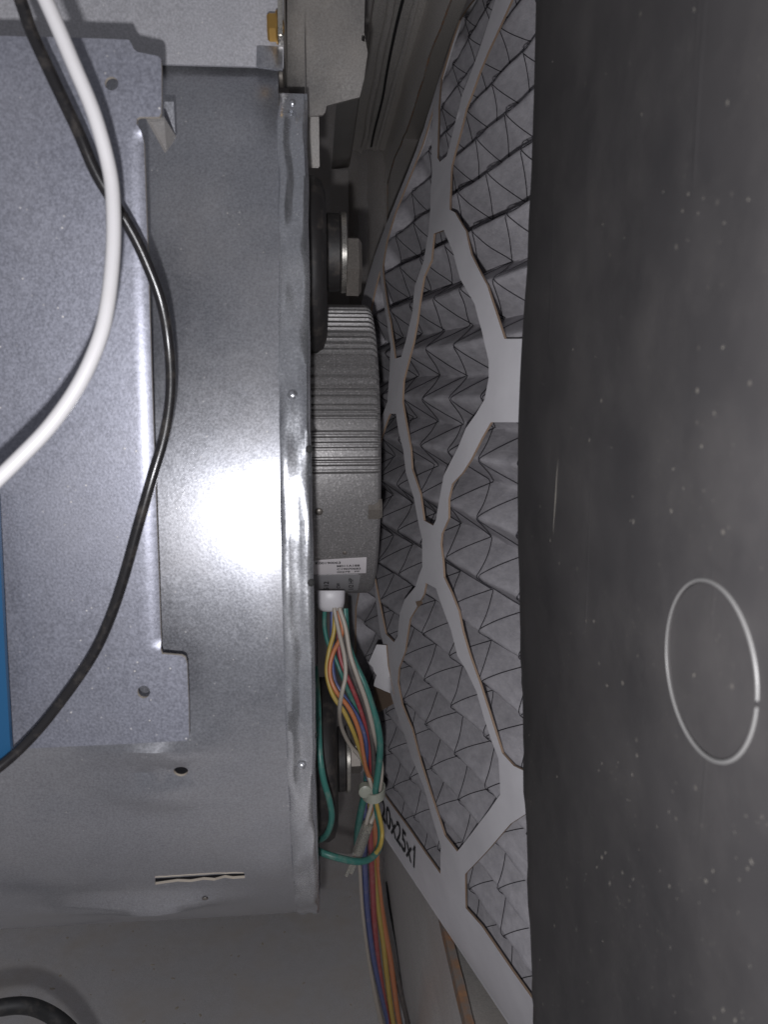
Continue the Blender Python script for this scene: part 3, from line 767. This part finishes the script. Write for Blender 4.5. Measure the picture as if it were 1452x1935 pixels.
FT, FB, YN = 0.205, -0.268, -0.135
def fp(u, v):
    p = filt_hit(u, v)
    return None if p is None else (min(p.y, YF-0.008), max(min(p.z-H, FT-0.006), -0.2665))
def fl_(pts): return [q for q in (fp(u, v) for u, v in pts) if q]
L_R1l = [(942, 0), (905, 112), (879, 178), (865, 234), (849, 297)]
L_R1r = [(973, 0), (928, 98), (912, 136), (886, 206), (865, 288), (858, 316), (856, 360), (855, 398)]
L_sr = [(865, 403), (886, 438), (896, 482), (927, 541), (944, 593), (960, 641), (977, 641)]
L_sl = [(844, 436), (862, 479), (875, 527), (903, 575), (917, 627), (930, 682), (930, 715), (922, 755)]
L_ll = [(817, 431), (806, 493), (789, 541), (784, 593), (772, 644), (763, 675)]
L_lr = [(825, 443), (820, 493), (806, 524), (793, 610), (786, 648), (775, 689), (767, 720), (765, 760)]
L_3l = [(906, 782), (886, 810), (872, 844), (844, 899), (838, 932), (829, 983), (824, 993)]
L_3r = [(934, 798), (917, 827), (896, 868), (880, 893), (860, 914), (853, 943), (853, 979), (840, 1008), (838, 1029), (842, 1060), (844, 1090)]
L_2r = [(806, 983), (799, 932), (783, 886), (781, 850), (775, 816)]
L_2l = [(753, 782), (758, 816), (767, 850), (772, 893), (787, 940), (797, 993), (803, 1018), (803, 1070), (797, 1086)]
L_4l = [(790, 1108), (769, 1133), (760, 1158), (756, 1201), (749, 1213)]
L_4r = [(810, 1101), (806, 1122), (794, 1144), (779, 1169), (774, 1201), (770, 1230), (758, 1262), (756, 1289)]
L_5l = [(829, 1111), (844, 1154), (858, 1190), (870, 1238), (887, 1266), (906, 1305), (922, 1360), (935, 1399), (948, 1432), (951, 1480), (951, 1500)]
L_5r = [(858, 1119), (872, 1154), (880, 1193), (893, 1237), (913, 1292), (935, 1360), (955, 1422), (977, 1446)]
L_6r = [(764, 1331), (783, 1377), (799, 1438), (819, 1500), (845, 1577), (869, 1608)]
L_6l = [(751, 1338), (767, 1383), (783, 1432), (806, 1487), (819, 1535), (838, 1597), (837, 1650)]
holes = [
    L_R1r+L_sr+[(1045, 640), (1060, 400), (1052, 120), (1010, -90)],
    [(960, -60)]+L_R1l+[(836, 308), (831, 300), (832, 250), (833, 205), (838, 150), (850, 88), (872, 20), (890, -40)],
    [(838, 118), (829, 160), (822, 211), (820, 260), (821, 330), (818, 400), (815, 440)]+L_ll[1:]+[(751, 678), (748, 655), (742, 610), (733, 560), (727, 505), (735, 455), (750, 405), (768, 360), (800, 280)],
    L_lr+L_2r[::-1][0:5]+L_3l[::-1]+L_sl[::-1],
    [(741, 782)]+L_2l+L_4l+[(733, 1197), (724, 1154), (712, 1094), (701, 1040), (702, 900), (722, 837), (734, 800)],
    [(722, 512), (728, 560), (736, 610), (743, 655), (741, 700), (737, 758), (724, 795), (712, 800), (700, 720), (702, 600)],
    [(977, 798)]+L_3r+L_5r+[(1050, 1480), (1085, 1250), (1085, 1000), (1050, 800)],
    L_4r+L_6r+[(930, 1530)]+L_5l[::-1],
    [(711, 1086), (715, 1137), (722, 1190), (729, 1219), (731, 1257), (741, 1305)]+L_6l+[(810, 1613), (775, 1562), (740, 1515), (716, 1481), (690, 1440), (672, 1300), (675, 1150), (692, 1060)],
    [(971, 1555), (930, 1602), (884, 1650), (885, 1714), (916, 1749), (974, 1833), (1000, 1869), (1040, 1925), (1075, 1750), (1050, 1580), (1010, 1530)],
]
# holes nearer the front, hidden behind the dark panel, continue the die-cut pattern
def hexhole(Yc, Zc, a, b): return [(Yc-a, Zc), (Yc-a*0.55, Zc+b), (Yc+a*0.35, Zc+b*0.95), (Yc+a, Zc+b*0.1), (Yc+a*0.4, Zc-b), (Yc-a*0.5, Zc-b*0.95)]
hol2 = [fl_(h) for h in holes]
hidden = [hexhole(0.10, z, 0.05, 0.055) for z in (-0.18, -0.04, 0.10)]+[hexhole(-0.02, z, 0.055, 0.055) for z in (-0.18, -0.04, 0.10)]
fr_out = [(YF, FB), (YF, FT), (YN, FT), (YN, FB)]
ft = empty('air_filter', (0.08, 0.3, zc(FB)))
tag(ft, 'pleated grey air filter in a die-cut white cardboard frame, warped in its slot', 'air filter')
fr = keep(sheet('cardboard_frame', [fr_out]+hol2+hidden, 0.008, lambda p: fsurf(p, 0.0012), lambda p, P: fsurf(p, 0.0003), [M['card'], M['kraft']]), ft)
# cardboard channel round the sides of the filter
def side_strip(name, pts):
    vs, fs = [], []
    for p in pts: vs += [fsurf(p, 0.0012), fsurf(p, -0.021)]
    for i in range(len(pts)-1): a = i*2; fs.append((a, a+1, a+3, a+2))
    o = mesh(name, vs, fs, M['card']); md = o.modifiers.new('thickness', 'SOLIDIFY'); md.thickness = 0.0008; return keep(o, ft)
side_strip('frame_side', [(lerp(YN, YF, i/40), FB-0.0004) for i in range(41)])
side_strip('frame_side', [(lerp(YN, YF, i/40), FT+0.0004) for i in range(41)])
side_strip('frame_side', [(YF+0.0004, lerp(FB, FT, i/40)) for i in range(41)])
# pleated media
PITCHP = 0.0220; DEPTH = 0.0145
def pleat(Y, Z):
    ph = (Z+0.004+0.0022*noise.noise(Vector((Y*9, Z*14, 4)))+0.0010*noise.noise(Vector((Y*34, Z*40, 2))))/PITCHP
    t = ph-math.floor(ph); tri = abs(t*2-1)              # 1 at ridges
    tri = tri if tri < 0.86 else 0.86+(tri-0.86)*(1-(tri-0.86)*2.6)
    return -0.0006-DEPTH*(1-tri)*max(0.0, min(1.0, (YF-0.0015-Y)/0.007))
def med(Y, Z, off=0.0):
    wob = 0.0011*noise.noise(Vector((Y*40, Z*30, 11)))+0.0005*noise.noise(Vector((Y*120, Z*70, 5)))
    return fsurf((Y, Z), pleat(Y, Z)+off+wob*0.8-0.0006)
nz_ = 25*16; ny_ = 130
mv, mf = [], []
ys_ = [lerp(0.10, YF-0.001, i/ny_) for i in range(ny_+1)]
for j in range(nz_+1):
    Z = lerp(FB+0.001, FT-0.001, j/nz_)
    for Y in ys_: mv.append(med(Y, Z))
for j in range(nz_):
    for i in range(ny_): a = j*(ny_+1)+i; mf.append((a, a+1, a+ny_+2, a+ny_+1))
keep(mesh('pleated_media', mv, mf, M['media'], None, True, None, 80), ft)
# support wire glued over the pleats: two crossing families of wavy wires
wv, wf = [], []
def add_wire(fn, Z0, Z1):
    pts = []; n_ = int((Z1-Z0)/PITCHP*24)
    for i in range(n_+1):
        Z = lerp(Z0, Z1, i/n_); Y = fn(Z)
        if Y < 0.105 or Y > YF-0.009:
            if len(pts) > 3: flush(pts)
            pts = []; continue
        pts.append(med(Y, Z, 0.0008))
    if len(pts) > 3: flush(pts)
def flush(pts):
    v, f = tube_data(pts, 0.00019, 5, False); b = len(wv); wv.extend(v); wf.extend(tuple(i+b for i in q) for q in f)
SPC = 0.031
for k in range(-16, 42):
    for sg in (1, -1):
        y0 = k*SPC
        def fn(Z, y0=y0, sg=sg, k=k):
            t = (Z-FB)/PITCHP
            zig = 0.5*math.cos(math.pi*t)+0.5*(abs(t % 2-1)*2-1)
            return y0+0.11+sg*SPC*0.5*zig+0.0014*noise.noise(Vector((k*3.1, Z*60, sg)))
        if -0.02 < y0+0.11 < 0.51: add_wire(fn, FB+0.002, FT-0.002)
tag(keep(mesh('support_wire', wv, wf, M['meshwire'], None, True, None, 80), ft), kind='stuff')
# torn flap and stained scrap
flp = [(712, 1218), (730, 1219), (733, 1257), (743, 1305), (745, 1313), (726, 1305), (706, 1296), (709, 1284), (712, 1276), (707, 1269), (705, 1261), (697, 1253), (704, 1236)]
def flmap(q):
    p = filt_hit(*q, 0.0015); t = max(0, (737-q[0])/40); return p+ray(*q).normalized()*(-0.030*t)
keep(sheet('torn_flap', [flp], 5, flmap, lambda q, P: P+Vector((0.0007, 0.0003, 0)), [M['card'], M['kraft']]), ft)
scp = [(706, 1297), (745, 1314), (742, 1330), (728, 1338), (716, 1345), (709, 1325)]
keep(sheet('torn_scrap', [scp], 5, lambda q: filt_hit(*q, 0.0012), lambda q, P: P+Vector((0.0006, 0, 0)), M['kraft']), ft)
stn = fl_([(792, 1136), (801, 1134), (805, 1139), (800, 1143), (796, 1147)])
keep(sheet('tear', [stn], 0.004, lambda p: fsurf(p, 0.0017), lambda p, P: fsurf(p, 0.0013), M['kraft']), fr if False else ft)
# printed size
def size3d(a, b):
    u = 720.5+a*64+(-1.5+3.5*a)*b; v = 1546+a*97-b*(43-2*a)
    return filt_hit(u, v, 0.0016) or Vector((0, 0, 0))
o = text_mesh('size_print', '20x25x', lambda a, b: size3d(a*0.90, b), M['ink'], None, 0.02); o.parent = fr

one = [(0.945, 0.0), (0.985, 0.0), (0.985, 1.0), (0.95, 1.0), (0.915, 0.74), (0.925, 0.66), (0.945, 0.76)]
me = bpy.data.meshes.new('size_print'); me.from_pydata([tuple(size3d(*q)) for q in one], [], [(0, 1, 2, 3, 6), (3, 4, 5, 6)])
o = link('size_print', me, M['ink']); o.parent = fr

# ------------------------------------------------------------------ wires in front of the plate
def wire(name, px, r, mt, label, cat='wire', group=None, sides=12):
    pts = [at_Y(u, v, Y) for u, v, Y in px]
    c = Vector((0, 0, 0))
    P = catmull(pts, 7); vs, fs = tube_data(P, r, sides)
    o = mesh(name, vs, fs, mt, None, True, None, 60)
    return tag(o, label, cat, group)
wire('wire', [(40, -90, .172), (86, 0, .172), (138, 120, .173), (179, 220, .174), (207, 324, .175), (214, 400, .174), (213, 482, .172), (203, 575, .169), (186, 645, .167), (149, 726, .165), (98, 800, .163), (40, 862, .161), (-60, 958, .158)], 0.00155, M['w_bright'], 'thick white wire curving across the galvanised plate')
wire('wire', [(0, -90, .188), (38, 0, .188), (60, 62, .1885), (103, 155, .189), (148, 250, .190), (184, 332, .192), (241, 424, .195), (275, 492, .197), (304, 570, .199), (318, 650, .201), (322, 735, .201), (311, 820, .200), (286, 907, .1985), (260, 997, .198), (231, 1100, .198), (203, 1180, .1985), (171, 1245, .1985), (122, 1316, .199), (64, 1388, .198), (0, 1448, .195), (-80, 1500, .19)], 0.00140, M['w_black'], 'long black wire bowing out past the edge of the plate')
wire('cable', [(-80, 1925, .26), (-20, 1908, .262), (40, 1900, .265), (85, 1912, .268), (130, 1945, .27), (180, 2010, .28)], 0.0030, M['w_matte'], 'thick black cable low down under the scroll', 'cable')

# ------------------------------------------------------------------ motor harness
def hw(pts, col, label, r=lambda t: 0.00100+0.0007*max(0, min(1, (t-0.55)/0.25)), name='wire'):
    return wire(name, pts, r, M['w_'+col], label, 'wire', None, 10)
hw([(632, 1148, .3225), (633, 1160, .322), (631, 1195, .320), (622, 1231, .317), (617.5, 1268, .315), (624, 1300, .313), (634, 1322, .312), (650, 1344, .312), (666, 1378, .314), (676, 1405, .318), (688, 1440, .324), (699, 1478, .330), (701, 1497, .331), (700, 1530, .336), (703, 1580, .352), (706, 1640, .370), (713, 1705, .386), (724, 1775, .405), (731, 1840, .420), (744, 1934, .440), (762, 2010, .455)], 'yellow', 'yellow wire leaving the white boot under the motor')
hw([(640, 1148, .321), (640, 1160, .3205), (647, 1186, .319), (643.5, 1206, .317), (630, 1233, .314), (623.5, 1259, .312), (625.5, 1284, .3105), (637, 1309, .309), (657, 1334, .309), (671, 1360, .310), (681, 1391, .312), (686, 1421, .316), (693, 1455, .322), (704, 1480, .327), (706, 1497, .329), (706, 1530, .336), (710, 1580, .352), (715, 1640, .372), (722, 1720, .392), (738, 1811, .414), (744, 1856, .424), (755.5, 1934, .440), (775, 2010, .455)], 'orange', 'orange wire twisting beside the yellow one below the motor')
hw([(632, 1148, .319), (633, 1158, .3185), (641, 1195, .3155), (651, 1240, .311), (653, 1277, .308), (646.5, 1309, .306), (642, 1340, .309), (645, 1371, .320), (660, 1405, .328), (682, 1432, .330), (692, 1455, .326), (700, 1478, .3235), (703, 1497, .3235), (702, 1520, .323), (695, 1545, .322), (690.5, 1566, .322)], 'cream', 'thin cream wire crossing over the other wires to the clear splice', 0.00095)
hw([(642, 1148, .319), (643, 1154, .3188), (653, 1186, .317), (662, 1237, .314), (675, 1277, .312), (691, 1322, .312), (702, 1363, .314), (709, 1394, .318), (716, 1425, .3265), (721.5, 1450, .330), (719, 1488, .330), (715, 1510, .3295), (709, 1535, .327), (702, 1552, .324), (695, 1572, .323)], 'cream', 'cream wire following the big green wire down to the splice', 0.00105)
hw([(645, 1148, .324), (648, 1204, .320), (659, 1251, .317), (671, 1287, .316), (688, 1331, .3165), (698.5, 1371, .318), (705, 1412, .321), (706, 1448, .325), (707, 1481, .330), (709, 1498, .332), (712, 1530, .339), (716, 1580, .355), (719, 1640, .372), (727, 1720, .394), (744, 1811, .416), (761, 1890, .433), (790, 2010, .458)], 'brown', 'dark brown wire in the middle of the bundle')
hw([(638, 1148, .326), (640, 1200, .323), (641, 1231, .3215), (648, 1259, .3195), (661, 1289, .318), (673, 1318, .318), (684, 1349, .319), (692, 1380, .321), (698, 1420, .325), (702, 1460, .329), (700, 1497, .3335), (699, 1540, .340), (701, 1591, .352), (704, 1662, .372), (709, 1759, .398), (718, 1837, .417), (733, 1925, .438), (750, 2010, .455)], 'red', 'red wire between the blue and brown ones')
hw([(628, 1148, .3275), (628, 1230, .323), (631, 1280, .3185), (642, 1304, .316), (660, 1330, .3145), (677, 1357, .315), (689, 1389, .317), (693, 1418, .321), (692.5, 1440, .325), (694, 1470, .331), (694, 1497, .334), (690, 1540, .342), (689, 1591, .353), (690, 1639, .366), (695, 1727, .388), (709, 1824, .412), (734.5, 1934, .440), (756, 2010, .456)], 'blue', 'blue wire running down beside the long cream wire')
hw([(614, 1148, .326), (613.5, 1183, .326), (620, 1215, .325), (634, 1245, .324), (646, 1275, .322), (660, 1310, .322), (678, 1350, .3225), (689, 1400, .325), (693, 1450, .330), (691, 1490, .333), (689, 1503, .333), (680, 1545, .338), (675, 1585, .350), (678, 1620, .362)], 'green', 'teal wire at the back of the bundle, ending behind the splice')
hw([(652, 1150, .326), (656, 1210, .322), (669, 1250, .319), (688, 1291, .316), (702, 1331, .315), (713, 1367, .315), (718.5, 1403, .317), (717, 1439, .320), (712, 1478, .3225), (709.5, 1500, .3235), (714, 1538, .325), (720, 1571, .326), (717, 1601, .322), (702, 1621, .316), (679.5, 1628, .311), (647, 1623, .308), (608, 1611, .309), (570, 1590, .320)], 'green', 'thick green ground wire looping back under the clear splice', 0.00155)
gy = hw([(709.0, 1508, .3219), (716.5, 1538, .3230), (722.5, 1571, .3240), (719.5, 1597, .3205), (711, 1612, .3165)], 'yellow', 'tmp', 0.00100, 'yellow_stripe')
hw([(672, 1612, .362), (679.5, 1636, .364), (686, 1727, .385), (699, 1824, .410), (721.5, 1934, .436), (744, 2010, .455)], 'cream', 'long cream wire at the outer side of the bundle running down to the floor')
hw([(596, 1262, .318), (601, 1330, .300), (603, 1400, .290), (606, 1440, .286), (612, 1475, .285), (623, 1514, .286), (627, 1545, .288), (619, 1574, .292), (604, 1587, .30), (580, 1590, .31)], 'green', 'green wire curling out from behind the crimped rim', 0.0013)
for o_ in list(bpy.data.objects):
    if o_.name.startswith('yellow_stripe'):
        for k in ('label', 'category'): del o_[k]
        par = next(q for q in bpy.data.objects if q.get('label', '').startswith('thick green ground'))
        o_.parent = par
# cable tie
tie = empty('cable_tie', at_Y(706, 1494, .328))
tag(tie, 'translucent cable tie with a round head binding the wire bundle', 'cable tie')
c = at_Y(706, 1494, .3275); cl = []
for i in range(29):
    a = 2*math.pi*i/28; cl.append(c+Vector((0.0048*math.cos(a), 0.0075*math.sin(a), 0.0004*math.cos(a))))
tv, tf = [], []
for i, p in enumerate(cl):
    nrm = Vector((p.x-c.x, (p.y-c.y)*0.5, 0)).normalized()
    for dn, dz in ((0, -0.0022), (0.0007, -0.0020), (0.0007, 0.0020), (0, 0.0022)): tv.append(p+nrm*dn+Vector((0, 0, dz)))
for i in range(28):
    for k in range(3): a = i*4+k; tf.append((a, a+1, a+5, a+4))
keep(mesh('strap', tv, tf, M['tie']), tie)
hd = at_Y(690.5, 1495, .3225)
keep(tube('tie_head', [hd+Vector((0, 0.003, 0)), hd+Vector((0, 0.0005, 0)), hd+Vector((0, -0.0010, 0)), hd+Vector((0, -0.0016, 0))], lambda t: 0.0030 if t < 0.7 else 0.0030-(t-0.7)*0.004, M['tie'], None, 18, 1, False), tie)
# clear closed-end splice
spn = empty('wire_splice', at_Y(680, 1605, .321))
tag(spn, 'clear crimp splice joining two cream wires', 'splice')
keep(tube('sleeve', [at_Y(696, 1556, .3225), at_Y(694, 1562, .3225), at_Y(686, 1585, .3220), at_Y(677, 1610, .3215), at_Y(671, 1626, .321)], lambda t: 0.0026 if t < 0.7 else 0.0026-0.0007*(t-0.7)/0.3, M['clear'], None, 16, 5), spn)
keep(tube('crimp_barrel', [at_Y(691, 1568, .3222), at_Y(682, 1594, .3218), at_Y(675, 1612, .3214)], 0.0014, M['zinc'], None, 10, 4), spn)
for (u0, v0, u1, v1) in ((668, 1624, 654, 1657), (674, 1626, 663, 1652)):
    a, b = at_Y(u0, v0, .321), at_Y(u1, v1, .3205); t = (b-a).normalized(); s_ = t.cross(Vector((0, 1, 0))).normalized()
    vs = [a-s_*0.0009, a+s_*0.0009, b+s_*0.0007, b-s_*0.0007]; vs += [v+Vector((0, 0.0005, 0)) for v in vs]
    keep(mesh('tip', vs, [(0, 1, 2, 3), (7, 6, 5, 4), (0, 4, 5, 1), (1, 5, 6, 2), (2, 6, 7, 3), (3, 7, 4, 0)], M['clear'], None, False), spn)
lint = []
for _ in range(150):
    x, y = rf_.uniform(-0.25, 0.055), rf_.uniform(0.3, 0.66)
    lint.append((Vector((x, y, wav(x, y, 0.0012)+0.0001)), Vector((0, 0, 1)), rf_.uniform(0.0003, 0.0011), rf_.uniform(1, 2.5)))
M['lint'] = mat('floor_lint', (0.52, 0.45, 0.36), 0.95)
fl0 = flecks('dust', lint, M['lint'], bpy.data.objects['floor'])
